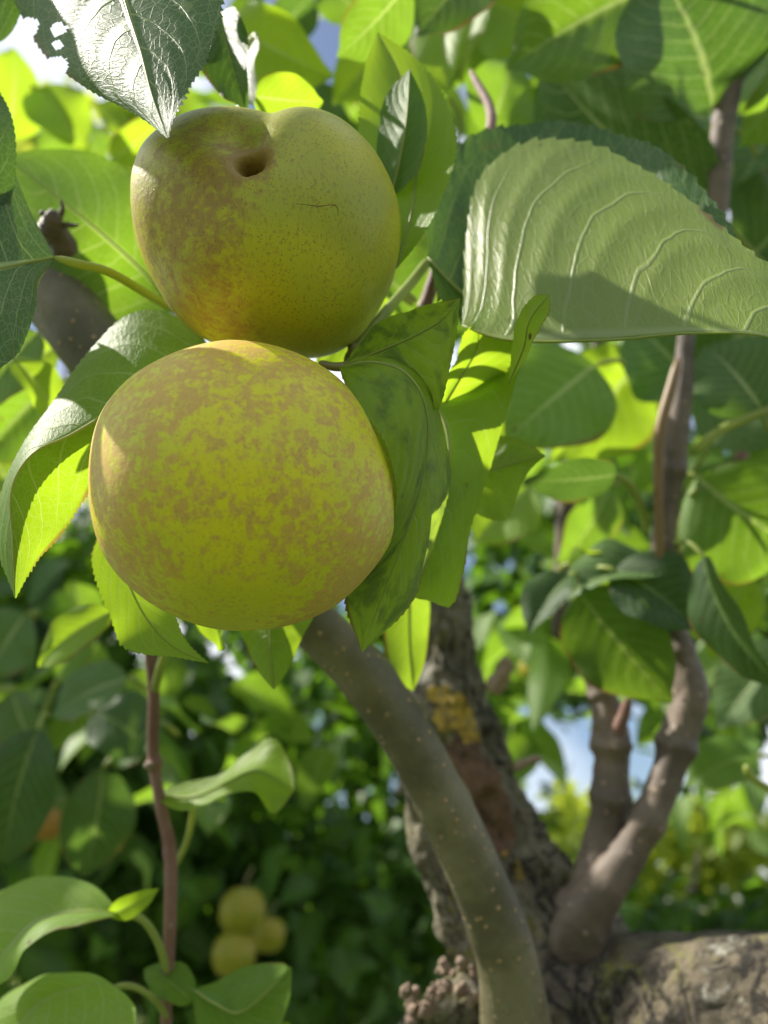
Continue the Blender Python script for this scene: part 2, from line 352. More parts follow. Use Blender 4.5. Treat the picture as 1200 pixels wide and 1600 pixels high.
cav_dir = Vector((0.02, 0.20, 0.98)).normalized()
mt = pear_material('olive_pear_skin', -0.17, soft=.20, speck=.6, dirs=[((-.40, -.38, .85), .20, .35, 1.0), (cav_dir, .10, .84, 1.0), (cav_dir, .35, .972, .995), ((.6, -.3, .7), -.25, .5, .95)],
                   sunny=(.47, .45, .025), green=(.34, .36, .045), rus=(.30, .18, .065), spots=(.20, .14, .04), seed=.37)
mb = pear_material('russet_yellow_pear_skin', -.005, soft=.095, speck=.25, dotk=.6, dirs=[((-.6, .6, .5), .045, .3, .95), ((.15, -.7, .7), -.11, .75, .98), ((.60, -.79, .05), .12, .86, .93)],  # last entry paints a shadow crescent at the lower right as russet
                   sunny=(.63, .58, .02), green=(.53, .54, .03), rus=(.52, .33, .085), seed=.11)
pear_a = make_pear('olive yellow pear with a deep dark dimple, resting on top of the russet pear', sil_top, (416, 362), 0.224, mt,
                   cavity=(cav_dir, .50, .085, .11, .28), groove=(Vector((.13, 1, .1)).normalized(), .24, .03), lumps=.014, seed=3)
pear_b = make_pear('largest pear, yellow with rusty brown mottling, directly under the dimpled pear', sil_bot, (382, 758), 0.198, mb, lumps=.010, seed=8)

def tube(name, path, mat, parent=None, nseg=14, n=60, rough=0.0, rfreq=30, label=None, cam_px=True, knob=None, seed=0, ends=True, ribs=0.0, grain=0.6):
    """path rows (x,y,d,r_px) when cam_px else (X,Y,Z,r)"""
    q = spline(path, n); 
    if cam_px: c = Pn(q[:, :3]); r = q[:, 3] * q[:, 2] / F
    else: c = q[:, :3]; r = q[:, 3].copy()
    if knob:
        for (t, amp, w) in knob: r = r * (1 + amp * np.exp(-((np.linspace(0, 1, n) - t) / w) ** 2))
    t = nrm(np.gradient(c, axis=0)); ref = np.array([0.3, -1, 0.2]); ref = ref / np.linalg.norm(ref)
    a = nrm(np.cross(t, ref)); b = np.cross(a, t)
    if ends:   # round the ends
        k = min(4, n // 4)
        for e in range(k):
            f = math.sqrt(1 - (1 - (e + .25) / k) ** 2); r[e] *= f if e < k else 1; r[-1 - e] *= f
    ph = np.linspace(0, 2 * np.pi, nseg, endpoint=False)
    V = c[:, None] + r[:, None, None] * (np.cos(ph)[None, :, None] * a[:, None] + np.sin(ph)[None, :, None] * b[:, None])
    V = V.reshape(-1, 3)
    if rough > 0:
        out = nrm(V - np.repeat(c, nseg, 0)); rr = np.repeat(r, nseg)
        arc = np.repeat(np.r_[0, np.cumsum(np.linalg.norm(np.diff(c, axis=0), axis=1))], nseg)
        G_ = np.stack([arc * rfreq * grain, np.tile(np.cos(ph), n) * rr * rfreq, np.tile(np.sin(ph), n) * rr * rfreq], 1)
        d = np.array([mnoise.fractal(Vector(p + seed), 0.9, 2.1, 4) for p in G_])
        d2 = np.array([abs(mnoise.noise(Vector(p * 2.7 + seed + 9))) for p in G_])
        V = V + out * (rr * rough * (d - 0.8 * d2))[:, None]
    if ribs > 0:
        out = nrm(V - np.repeat(c, nseg, 0)); rr = np.repeat(r, nseg); V = V + out * (rr * ribs * np.tile(np.sin(ph * 5 + seed), n))[:, None]
    F_ = grid_faces(n, nseg, 0, True)
    nV = len(V); V = np.vstack([V, c[:1], c[-1:]])
    caps = [(j, nV, (j + 1) % nseg, (j + 1) % nseg) for j in range(nseg)]
    faces = [tuple(f) for f in F_] + [(nV, (j + 1) % nseg, j) for j in range(nseg)] + [(nV + 1, (n - 1) * nseg + j, (n - 1) * nseg + (j + 1) % nseg) for j in range(nseg)]
    uu = np.repeat(np.linspace(0, 1, n), nseg) * 6; vv = np.tile(np.linspace(0, 1, nseg), n)
    uv = np.vstack([np.stack([uu, vv], 1), [[0, 0], [6, 0]]])
    return mesh_obj(name, V, faces, mat, parent, uv=uv, label=label)

# calyx remains inside the dimple, scar on the skin, stalks
def surf_pt(px, py, ob, d0):   # point on the front of the pear below a photo pixel
    bpy.context.view_layer.update()
    o = CL; d = (P(px, py, 1) - CL).normalized(); mi = PM(ob).inverted()
    hit, loc, n_, i_ = ob.ray_cast(mi @ o, (mi.to_3x3() @ d))
    return (PM(ob) @ loc) if hit else P(px, py, d0)
sp = [surf_pt(x, y, pear_a, .19) for x, y in [(462,318),(480,320),(500,322),(515,320),(526,322),(529,334)]]
tube('scar', [(*(p + (CL - p).normalized() * .00005), rr_) for p, rr_ in zip(sp, [.00004,.00007,.00010,.00008,.00012,.00006])], M['wound'], pear_a, nseg=6, n=40, cam_px=False, rough=.5, rfreq=900, label='thin brown scratch on the skin')
cv = P(400, 262, .20)
tube('calyx', [(402,262,.203,9),(404,258,.206,10),(406,256,.210,7)], M['wound'], pear_a, nseg=12, n=16, rough=.6, rfreq=300)
tube('stalk', [(498,566,.214,6),(520,573,.214,7),(545,571,.216,8),(568,560,.224,9)], M['stalk'], pear_b, n=24)
tube('stalk', [(520,470,.255,6),(545,520,.24,6),(552,556,.226,8),(560,566,.224,9)], M['stalk'], pear_a, n=24)

# ------------------------------------------------------------------ leaves
tree = empty('pear_tree', P(1000, 1560, .40), 'the near pear tree with old cracked limb, grey branches and large serrated leaves', 'tree')
def leaf_frame(mid, Lp, Rp, NU, NV, camber, wave, serr, nteeth, cupside=(1, 1), seed=0, quilt=0.0, lean=0.6):
    r_ = np.random.default_rng(seed)
    m = Pn(spline(mid, NU)); l = Pn(spline(Lp, NU)); r = Pn(spline(Rp, NU))
    u = np.linspace(0, 1, NU)
    tan = nrm(np.gradient(m, axis=0)); nn = nrm(np.cross(tan, r - l)); 
    wl_ = np.linalg.norm(l - m, axis=1); wr_ = np.linalg.norm(r - m, axis=1)
    ker = np.ones(9) / 9; nn = nrm(np.stack([np.convolve(np.pad(nn[:, k], 4, 'edge'), ker, 'valid') for k in range(3)], 1))
    vs_ = np.linspace(-1, 1, NV); V = np.zeros((NU, NV, 3)); UV = np.zeros((NU, NV, 2)); ph = r_.uniform(0, 6, 6)
    tooth = (u * nteeth) % 1.0
    tprof = np.where(tooth < .75, (tooth / .75) ** 1.6, (1 - tooth) / .25); amp = np.interp(u, [0, .08, .9, 1], [0, 1, 1, .3])
    jit = 0.75 + 0.25 * np.sin(u * 61 + ph[0]) + 0.2 * np.sin(u * 23 + ph[1])
    for j, v in enumerate(vs_):
        t = abs(v); e, w = (l, wl_) if v < 0 else (r, wr_); c = cupside[0] if v < 0 else cupside[1]
        base = m + (e - m) * t
        hgt = camber * c * 4 * t * (1 - t) * 0.5 * w
        hgt = hgt + wave * t ** 2 * w * (np.sin(u * 15 + ph[2] + (3 if v > 0 else 0)) + 0.5 * np.sin(u * 31 + ph[3]))
        if quilt: hgt = hgt + quilt * w * t ** .5 * (1.02 - t) ** .4 * np.abs(np.sin(np.pi * 9 * (u - .2 * t - .13 * t * t) + ph[4])) ** .7
        V[:, j] = base + nn * hgt[:, None]
        if t > 0.999:
            outd = nrm(e - m + 1e-9); V[:, j] += outd * (serr * tprof * amp * jit)[:, None] + nrm(np.gradient(e, axis=0)) * (serr * lean * tprof * amp)[:, None]
        UV[:, j] = np.stack([u, np.full(NU, (v + 1) / 2)], 1)
    return V, UV
LEAVES = 0
def leaf(mid, Lp, Rp, mat='leaf', camber=0.12, wave=0.02, serr=0.0007, nteeth=38, NU=230, NV=36, flip=False, petiole=None, pr=4, label=None,
         holes=(), rnd=None, seed=None, quilt=0.012, cup=(1, 1)):
    """mid / L / R: rows (photo x, photo y, depth) for the midrib and both margins, base to tip"""
    global LEAVES; LEAVES += 1; seed = LEAVES if seed is None else seed
    V, UV = leaf_frame(mid, Lp, Rp, NU, NV, camber, wave, serr, nteeth, seed=seed, quilt=quilt, cupside=cup)
    fc = grid_faces(NU, NV)
    if flip: fc = fc[:, ::-1].copy()
    if holes:
        cu = UV.reshape(-1, 2)[fc].mean(1); keep = np.ones(len(fc), bool)
        for hu, hv, ru, rv in holes:
            nz = np.array([mnoise.noise(Vector((a * 23, b * 11, seed))) for a, b in cu])
            keep &= ((cu[:, 0] - hu) / ru) ** 2 + ((cu[:, 1] - hv) / rv) ** 2 > 1 + 0.9 * nz
        fc = fc[keep]
    loc = V[0, NV // 2]
    o = mesh_obj('leaf', V.reshape(-1, 3), fc, M[mat], tree, uv=UV.reshape(-1, 2), rnd=random.random() if rnd is None else rnd, loc=loc, label=label)
    # raised midrib: tapering solid ridge, sub-part
    mp = Pn(spline(mid, NU))[::6]; n = len(mp); rad = np.linspace(pr * .55, .8, n) * mid[0][2] / F
    tube('midrib', np.c_[mp, rad], M['petiole'], o, nseg=7, n=min(40, n), cam_px=False)
    if petiole: tube('petiole', [(*p, pr) for p in petiole], M['petiole'], o, nseg=9, n=26)
    return o
def gleaf(base, tip, width, roll=0.0, bend=0.15, fold=0.25, mat='leaf', flip=False, petiole=None, pr=4, label=None, rnd=None, NU=90, NV=18, serr=.0006, wave=.04, twist=0.0, side=0.0, nteeth=30):
    """a whole leaf from base to tip; width in photo px at its depth; roll turns the blade about its own axis (0 faces the lens)"""
    global LEAVES; LEAVES += 1
    b = np.array(P(*base)); t = np.array(P(*tip)); ax = t - b; L = np.linalg.norm(ax); ax /= L
    w = width * (base[2] + tip[2]) / 2 / F
    view = nrm(CLn - (b + t) / 2); n0 = nrm(view - ax * (view @ ax)); s0 = np.cross(ax, n0)
    u = np.linspace(0, 1, NU); prof = np.clip(u, 0, 1) ** .55 * (1 - u) ** .85; prof = prof / prof.max(); prof = prof * (1 - .25 * np.exp(-((u - .93) / .06) ** 2))
    r_ = np.random.default_rng(LEAVES * 7 + 1); ph = r_.uniform(0, 6, 5)
    vs_ = np.linspace(-1, 1, NV); V = np.zeros((NU, NV, 3)); UV = np.zeros((NU, NV, 2))
    tooth = (u * nteeth) % 1.0; tp = np.where(tooth < .7, tooth / .7, (1 - tooth) / .3)
    for j, v in enumerate(vs_):
        a = R(roll) + R(twist) * u; nn = np.cos(a)[:, None] * n0 + np.sin(a)[:, None] * s0; ss_ = -np.sin(a)[:, None] * n0 + np.cos(a)[:, None] * s0
        c = b + ax * (u * L)[:, None] + n0 * (bend * L * 4 * u * (1 - u) * .5 * math.cos(R(roll)))[:, None] + s0 * ((bend * math.sin(R(roll)) + side) * L * 4 * u * (1 - u) * .5)[:, None]
        x = v * prof * w / 2; z = abs(v) * prof * w / 2 * fold * (2 - abs(v)) * 1.0
        z = z + wave * w * v * v * np.sin(u * 13 + ph[0] + 2 * np.sign(v)) + .007 * w * np.abs(np.sin(np.pi * 8 * (u - .25 * abs(v)))) * (1 - abs(v))
        V[:, j] = c + ss_ * x[:, None] + nn * z[:, None]
        if abs(v) > .999: V[:, j] += (ss_ * v + ax) * (serr * tp * prof)[:, None]
        UV[:, j] = np.stack([u, np.full(NU, (v + 1) / 2)], 1)
    fc = grid_faces(NU, NV)
    if flip: fc = fc[:, ::-1].copy()
    o = mesh_obj('leaf', V.reshape(-1, 3), fc, M[mat], tree, uv=UV.reshape(-1, 2), rnd=random.random() if rnd is None else rnd, loc=b, label=label)
    if petiole:
        tube('petiole', [(*p, pr) for p in ([base] + petiole)], M['petiole'], o, nseg=8, n=18)
    return o

# top left leaf, glossy half against the sky
leaf(mid=[(120,-260,.235),(165,-120,.215),(195,0,.198),(220,80,.188),(238,150,.181),(262,216,.174)],
     Lp=[(120,-260,.235),(-30,-160,.262),(20,-10,.242),(62,75,.228),(110,120,.214),(160,152,.203),(215,180,.19),(262,216,.174)],
     Rp=[(120,-260,.235),(300,-200,.215),(352,-60,.195),(345,20,.187),(322,90,.181),(293,140,.178),(270,185,.175),(262,216,.174)],
     mat='leaf_dark', wave=.012, serr=.0017, nteeth=60, NU=400, NV=50, pr=5, camber=.05, quilt=.02, label='large dark leaf with one half shining white and a tattered margin',
     holes=[(.615,.17,.018,.05),(.645,.11,.012,.04),(.69,.0,.022,.09),(.58,.0,.02,.08)])
# leaf leaving the frame at the left
leaf(mid=[(86,402,0.217),(40,412,0.212),(-40,430,0.210),(-160,470,0.212),(-260,520,0.222)],
     Lp=[(86,402,0.217),(50,335,0.226),(0,236,0.234),(-90,200,0.242),(-190,330,0.237),(-260,520,0.222)],
     Rp=[(86,402,0.217),(60,445,0.208),(54,485,0.202),(20,560,0.198),(-70,620,0.198),(-190,600,0.207),(-260,520,0.222)],
     mat='leaf_dark', camber=.1, petiole=[(86,402,.217),(120,412,.219),(170,425,.226),(235,462,.245),(300,500,.27)], pr=7, serr=.0005)
gleaf((48,430,.252),(-120,390,.262),170,0,mat='leaf_dark',rnd=.2)  # added leaf, tucked behind its neighbour to shade the folded leaf
gleaf((-60,390,.215),(-95,50,.24),175,0,mat='leaf_dark',rnd=.2)  # added out of view to keep sun off the lower pear
gleaf((-8,70,.25),(-60,-150,.27),120,0,mat='leaf_dark',rnd=.2)  # added out of view to keep sun off the upper pear's left
# wide pale leaf behind it
leaf(mid=[(270,480,.32),(220,420,.322),(130,340,.31),(8,244,.32)],
     Lp=[(270,480,.32),(240,520,.32),(160,530,.32),(60,470,.31),(20,350,.315),(8,244,.32)],
     Rp=[(270,480,.32),(275,370,.32),(225,285,.32),(150,240,.32),(60,234,.32),(8,244,.32)], mat='leaf', camber=.15, serr=.0004, flip=True, NU=140, NV=24)
# folded leaf at the left of the lower pear: dark half above, sun-lit half below
leaf(mid=[(330,545,.232),(250,592,.222),(180,638,.214),(110,680,.206),(52,708,.200),(18,765,.197),(20,850,.194),(24,935,.192)],
     Lp=[(330,545,.232),(300,508,.240),(250,487,.242),(190,500,.240),(130,560,.232),(85,625,.222),(35,695,.212),(2,770,.204),(-5,850,.198),(24,935,.192)],
     Rp=[(330,545,.232),(290,640,.24),(235,690,.236),(172,730,.228),(135,775,.22),(95,835,.210),(55,880,.202),(24,935,.192)],
     mat='leaf_bright', camber=.08, serr=.0009, nteeth=52, NU=340, NV=40, pr=5, rnd=.3, label='folded leaf, dark upper half and bright sunlit lower half')
# leaf hanging under the lower pear, left
leaf(mid=[(175,800,.236),(190,880,.228),(225,960,.222),(270,1010,.217),(326,1036,.214)],
     Lp=[(175,800,.236),(146,860,.226),(150,905,.222),(172,960,.218),(190,1005,.215),(225,1022,.213),(270,1026,.213),(326,1036,.214)],
     Rp=[(175,800,.236),(230,850,.24),(262,930,.234),(280,980,.226),(300,1012,.22),(326,1036,.214)],
     mat='leaf_bright', camber=-.1, serr=.0007, nteeth=34, rnd=.8, label='bright yellow green leaf under the russet pear')
gleaf((175,955,.34),(62,1042,.35),70,roll=30,mat='leaf_bright',rnd=.9,bend=.2)
gleaf((300,950,.25),(345,1000,.27),90,roll=-50,mat='leaf_bright',rnd=.8,bend=.2)
leaf(mid=[(420,930,.255),(422,1000,.25),(428,1078,.247)],
     Lp=[(420,930,.255),(372,950,.262),(384,1010,.255),(405,1050,.25),(428,1078,.247)],
     Rp=[(420,930,.255),(500,930,.262),(470,1000,.252),(448,1050,.248),(428,1078,.247)], mat='leaf_bright', NU=140, NV=24, rnd=.7, serr=.0004)
leaf(mid=[(640,920,.31),(640,1000,.305),(645,1080,.30)],
     Lp=[(640,920,.31),(600,930,.31),(602,1010,.305),(618,1060,.30),(645,1080,.30)],
     Rp=[(640,920,.31),(668,930,.315),(670,980,.31),(662,1040,.303),(645,1080,.30)], mat='leaf_bright', NU=120, NV=20, rnd=.95, serr=.0004)

# cluster at the stalk, right of the pears
leaf(mid=[(538,570,.212),(585,552,.208),(640,528,.203),(690,500,.200),(719,466,.198)],
     Lp=[(538,570,.212),(560,538,.215),(590,506,.217),(640,484,.214),(690,472,.205),(719,466,.198)],
     Rp=[(538,570,.212),(590,580,.204),(650,605,.200),(682,640,.198),(700,590,.196),(712,520,.196),(719,466,.198)],
     mat='leaf_blotch', camber=.16, serr=.0005, pr=4, nteeth=30, NU=260, rnd=.6, quilt=.02, label='glossy mottled leaf pointing up from the stalk')
leaf(mid=[(530,574,.203),(580,566,.197),(630,580,.193),(662,625,.192),(668,690,.195),(655,770,.199),(625,860,.203),(595,940,.204),(566,1020,.202)],
     Lp=[(530,574,.203),(540,600,.193),(575,650,.187),(605,705,.185),(622,765,.187),(606,835,.193),(575,890,.2),(540,935,.203),(566,1020,.202)],
     Rp=[(530,574,.203),(590,558,.207),(650,580,.21),(685,640,.212),(700,730,.215),(690,820,.216),(665,885,.214),(640,945,.212),(566,1020,.202)],
     flip=True, mat='leaf_blotch', camber=.10, serr=.0006, pr=5, nteeth=44, NU=330, NV=44, rnd=.5, quilt=.03, wave=.028, label='mottled leaf wrapped against the right side of the russet pear')
leaf(mid=[(640,590,0.244),(684,640,0.234),(701,690,0.228),(697,760,0.225),(682,825,0.224),(660,880,0.224),(636,932,0.225)],
     Lp=[(640,590,0.244),(650,660,0.248),(662,720,0.247),(655,780,0.244),(645,840,0.239),(636,890,0.232),(636,932,0.225)],
     Rp=[(640,590,0.244),(735,600,0.246),(812,548,0.250),(802,605,0.242),(778,690,0.237),(756,765,0.234),(734,830,0.232),(724,895,0.230),(704,946,0.228),(668,938,0.226),(636,932,0.225)],
     mat='leaf_bright', flip=True, camber=-.10, serr=.0005, pr=6, nteeth=44, NU=320, NV=44, rnd=.7, quilt=.014, wave=.012, label='long pale green leaf folded along its rib beside the russet pear')
leaf(mid=[(795,600,0.212),(818,545,0.206),(828,500,0.202),(858,460,0.198)],
     Lp=[(795,600,0.212),(800,550,0.212),(806,505,0.210),(832,465,0.204),(858,460,0.198)],
     Rp=[(795,600,0.212),(820,560,0.202),(842,515,0.198),(858,485,0.196),(858,460,0.198)], mat='leaf_bright', NU=140, NV=24, serr=.0006, nteeth=20, rnd=.9)
leaf(mid=[(690,640,.238),(720,590,.238),(745,545,.240),(748,498,.242)],
     Lp=[(690,640,.238),(696,600,.236),(712,560,.232),(728,520,.234),(748,498,.242)],
     Rp=[(690,640,.238),(760,625,.244),(800,570,.245),(802,540,.246),(775,512,.246),(748,498,.242)], mat='leaf_bright', camber=.3, wave=.07, NU=160, NV=28, serr=.0005, nteeth=22, rnd=1.0)
leaf(mid=[(700,760,.26),(750,740,.255),(800,725,.25),(852,712,.246)],
     Lp=[(700,760,.26),(735,690,.262),(775,682,.26),(815,688,.254),(852,712,.246)],
     Rp=[(700,760,.26),(740,800,.258),(790,812,.25),(808,770,.247),(828,735,.246),(852,712,.246)], mat='leaf_bright', camber=.2, wave=.05, NU=160, NV=28, serr=.0005, nteeth=22, rnd=.3)
# petioles and twiglet right of the upper pear
tube('petiole', [(672,404,.275,8),(640,445,.26,8),(600,490,.245,8),(560,540,.235,9),(540,566,.226,9)], M['petiole'], tree, n=40)
tube('petiole', [(650,470,.29,6),(628,462,.27,6),(600,500,.25,6),(575,545,.24,7)], M['petiole'], tree, n=30)
tube('petiole', [(700,520,.27,6),(650,520,.25,7),(600,540,.24,7),(550,566,.228,8)], M['petiole'], tree, n=30)

# big leaf at right, pale underside toward the lens
leaf(mid=[(722,508,.238),(775,528,.231),(840,534,.224),(960,531,.212),(1080,521,.201),(1200,526,.191),(1330,570,.185),(1430,640,.182)],
     Lp=[(722,508,.238),(728,390,.256),(742,300,.266),(772,252,.270),(840,219,.268),(930,227,.258),(1000,261,.246),(1070,308,.233),(1130,358,.220),(1210,425,.205),(1330,530,.191),(1430,640,.182)],
     Rp=[(722,508,.238),(790,520,.242),(860,524,.238),(960,522,.228),(1080,512,.218),(1200,520,.205),(1330,566,.193),(1430,640,.182)],
     mat='leaf_silver', camber=-.03, cup=(1, .3), serr=.0028, nteeth=38, NU=460, NV=64, pr=5, rnd=.7, quilt=.014, wave=.004, flip=True, label='broad leaf showing its veined silvery underside in full sun')
leaf(mid=[(668,402,0.260),(740,470,0.250),(850,500,0.237),(960,505,0.225),(1080,500,0.211),(1180,470,0.203)],
     Lp=[(668,402,0.260),(672,310,0.275),(700,250,0.287),(770,208,0.293),(860,187,0.287),(960,203,0.275),(1040,245,0.259),(1100,300,0.243),(1150,370,0.225),(1180,470,0.203)],
     Rp=[(668,402,0.260),(700,480,0.253),(800,520,0.247),(960,520,0.237),(1080,510,0.220),(1180,470,0.203)],
     mat='leaf_dark', serr=.0026, nteeth=34, NU=340, NV=30, rnd=.6, camber=.1, label='dark green serrated leaf just behind the silvery one')
# leaves right of the upper pear
leaf(mid=[(620,420,0.227),(645,320,0.235),(650,220,0.243),(625,120,0.250),(590,50,0.255)],
     Lp=[(620,420,0.227),(560,330,0.240),(560,200,0.250),(570,110,0.255),(590,50,0.255)],
     Rp=[(620,420,0.227),(662,365,0.227),(698,290,0.231),(712,220,0.237),(692,150,0.245),(650,92,0.251),(590,50,0.255)],
     mat='leaf_bright', NU=220, NV=30, serr=.0007, nteeth=44, rnd=1.0, label='bright yellow green leaf beside the dimpled pear')
leaf(mid=[(610,312,.240),(625,250,.238),(636,180,.238),(640,108,.242)],
     Lp=[(610,312,.240),(592,270,.244),(590,215,.246),(604,150,.246),(640,108,.242)],
     Rp=[(610,312,.240),(650,270,.234),(666,215,.234),(662,160,.238),(640,108,.242)],
     mat='leaf', NU=180, NV=26, serr=.0006, nteeth=34, rnd=.8, quilt=.02, label='small leaf with a red nibbled edge beside the dimpled pear')

# ---- softer leaves behind: (base, tip, width, roll, ...)
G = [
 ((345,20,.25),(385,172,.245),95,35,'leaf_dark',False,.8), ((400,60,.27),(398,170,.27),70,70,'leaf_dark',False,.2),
 ((396,150,.275),(505,160,.28),85,20,'leaf_bright',True,.9), ((370,40,.42),(520,120,.42),130,25,'leaf_bright',False,.8),
 ((600,80,.45),(520,165,.45),80,10,'leaf_bright',False,.9), ((640,-30,.33),(525,90,.34),110,-30,'leaf',True,.4),
 ((760,-60,.36),(650,60,.36),120,20,'leaf_dark',False,.2), ((700,-20,.42),(700,150,.40),110,30,'leaf_bright',False,.9),
 ((760,-20,.50),(720,130,.50),90,50,'leaf_bright',False,.4), ((1020,-20,.38),(790,110,.40),190,20,'leaf',True,.6),
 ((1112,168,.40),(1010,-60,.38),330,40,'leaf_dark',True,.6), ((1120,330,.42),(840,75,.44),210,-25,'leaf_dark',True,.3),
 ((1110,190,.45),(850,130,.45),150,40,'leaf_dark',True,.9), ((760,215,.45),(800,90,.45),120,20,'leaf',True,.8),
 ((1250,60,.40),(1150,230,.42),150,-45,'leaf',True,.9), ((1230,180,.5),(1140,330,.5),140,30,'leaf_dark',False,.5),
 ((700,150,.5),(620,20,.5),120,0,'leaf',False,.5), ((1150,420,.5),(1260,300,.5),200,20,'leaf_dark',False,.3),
 ((860,60,.6),(740,-10,.6),160,20,'leaf_bright',False,.9), ((930,60,.55),(1090,-60,.55),140,20,'leaf_bright',False,.9),
 ((610,470,.29),(490,580,.29),75,10,'leaf_bright',False,.9), ((560,400,.36),(700,500,.36),130,10,'leaf',True,.9), ((80,600,.42),(-30,720,.42),130,10,'leaf',False,.9), ((700,330,.40),(610,420,.40),90,0,'leaf_bright',True,.5), ((-20,700,.5),(60,820,.5),100,10,'leaf_bright',True,.4),
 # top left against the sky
 ((10,215,.55),(20,75,.55),100,30,'leaf_bright',False,.95), ((60,140,.55),(135,235,.55),95,-20,'leaf_bright',False,.95),
 ((-60,-60,.5),(-10,10,.5),60,60,'leaf',False,.9), ((230,210,.6),(150,160,.6),60,20,'leaf_bright',False,.8),
 ((280,120,.6),(220,250,.6),90,20,'leaf_bright',False,.8), ((175,250,.5),(260,180,.5),60,20,'leaf_bright',False,.8),
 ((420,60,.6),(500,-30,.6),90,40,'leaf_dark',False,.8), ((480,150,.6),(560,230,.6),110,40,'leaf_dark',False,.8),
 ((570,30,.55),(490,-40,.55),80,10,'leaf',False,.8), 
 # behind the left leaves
 ((60,520,.34),(-30,640,.34),120,40,'leaf',True,.8), ((20,560,.32),(90,680,.33),90,-50,'leaf_bright',True,.9), ((90,540,.36),(10,590,.36),70,20,'leaf_bright',True,.9),
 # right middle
 ((930,570,.42),(790,690,.42),190,15,'leaf',True,.9), ((1000,560,.5),(860,720,.5),170,-20,'leaf_bright',True,.6),
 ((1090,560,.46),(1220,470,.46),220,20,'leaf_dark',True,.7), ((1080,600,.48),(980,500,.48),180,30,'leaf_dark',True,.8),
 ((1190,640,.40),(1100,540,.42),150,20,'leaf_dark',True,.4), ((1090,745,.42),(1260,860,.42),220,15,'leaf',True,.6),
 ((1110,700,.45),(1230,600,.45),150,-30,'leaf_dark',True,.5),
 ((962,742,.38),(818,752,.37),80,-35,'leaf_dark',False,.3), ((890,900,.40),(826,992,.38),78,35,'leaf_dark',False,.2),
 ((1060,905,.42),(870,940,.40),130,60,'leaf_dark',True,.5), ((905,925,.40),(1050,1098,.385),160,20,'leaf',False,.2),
 ((960,890,.40),(1090,985,.38),130,-25,'leaf_dark',False,.3), ((890,880,.44),(990,900,.42),110,45,'leaf_bright',True,.9),
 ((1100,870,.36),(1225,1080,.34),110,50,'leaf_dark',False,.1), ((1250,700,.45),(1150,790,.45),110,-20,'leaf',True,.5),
 ((830,760,.5),(740,850,.5),120,20,'leaf_bright',True,.7), ((860,640,.55),(740,640,.55),130,-20,'leaf_bright',True,.7),
 ((950,760,.55),(870,880,.55),100,-40,'leaf',True,.7), ((1130,850,.5),(1050,960,.5),90,30,'leaf_bright',False,.6),
 ((1170,900,.5),(1110,1030,.5),90,10,'leaf_bright',False,.9), ((1180,1180,.55),(1070,1230,.55),90,30,'leaf',False,.8),
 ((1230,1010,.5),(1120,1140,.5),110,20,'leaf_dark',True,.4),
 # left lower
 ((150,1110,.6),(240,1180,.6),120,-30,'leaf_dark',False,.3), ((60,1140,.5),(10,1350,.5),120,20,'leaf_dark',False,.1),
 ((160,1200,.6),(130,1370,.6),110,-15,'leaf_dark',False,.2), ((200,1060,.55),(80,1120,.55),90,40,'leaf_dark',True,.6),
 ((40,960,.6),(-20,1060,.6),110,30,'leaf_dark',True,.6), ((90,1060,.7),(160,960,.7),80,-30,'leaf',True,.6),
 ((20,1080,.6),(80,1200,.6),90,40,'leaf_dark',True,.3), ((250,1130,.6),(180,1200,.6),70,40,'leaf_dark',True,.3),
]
LB = {5: 'blurred grey green leaf at the top edge'}
for i, (b, t, w, ro, m, fl, rn) in enumerate(G):
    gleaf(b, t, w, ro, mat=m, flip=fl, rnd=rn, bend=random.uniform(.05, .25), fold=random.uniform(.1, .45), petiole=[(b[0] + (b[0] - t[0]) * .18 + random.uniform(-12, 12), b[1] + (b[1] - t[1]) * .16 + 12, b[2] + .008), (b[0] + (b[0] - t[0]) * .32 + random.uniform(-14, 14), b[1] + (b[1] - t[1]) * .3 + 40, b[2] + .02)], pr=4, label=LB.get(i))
# lower left leaves on the red shoot
leaf(mid=[(190,1428,.30),(130,1425,.295),(60,1440,.29),(10,1490,.285),(-60,1570,.28)],
     Lp=[(190,1428,.30),(150,1385,.31),(90,1370,.315),(10,1385,.315),(-50,1440,.30),(-60,1570,.28)],
     Rp=[(190,1428,.30),(140,1442,.285),(80,1455,.278),(40,1485,.274),(10,1530,.272),(-60,1570,.28)], mat='leaf_bright', camber=.2, serr=.0003, NU=120, NV=24, rnd=.8,
     petiole=[(190,1428,.30),(222,1436,.302),(246,1470,.305),(262,1520,.31)], pr=6, label='arched leaf on a yellow stalk at the lower left')
gleaf((170,1430,.30),(248,1388,.30),34,20,mat='leaf_bright',rnd=.9,bend=.1)
leaf(mid=[(180,1540,.29),(120,1545,.286),(60,1570,.282),(0,1640,.28)],
     Lp=[(180,1540,.29),(140,1520,.30),(70,1525,.30),(0,1560,.298),(-30,1620,.29),(0,1640,.28)],
     Rp=[(180,1540,.29),(210,1575,.27),(200,1610,.265),(120,1650,.265),(60,1670,.27),(0,1640,.28)], mat='leaf_bright', camber=.2, serr=.0003, NU=120, NV=24, rnd=.9,
     petiole=[(180,1540,.29),(210,1542,.295),(240,1560,.30),(262,1590,.31)], pr=5)
leaf(mid=[(300,1545,.31),(340,1570,.30),(380,1580,.295),(456,1512,.29)],
     Lp=[(300,1545,.31),(335,1535,.315),(370,1515,.315),(410,1505,.31),(440,1505,.30),(456,1512,.29)],
     Rp=[(300,1545,.31),(310,1600,.30),(360,1640,.29),(420,1630,.285),(450,1570,.285),(456,1512,.29)], mat='leaf', camber=.25, serr=.0003, NU=120, NV=24, rnd=.9)
gleaf((300,1565,.31),(225,1515,.32),60,30,mat='leaf',rnd=.6,bend=.2)
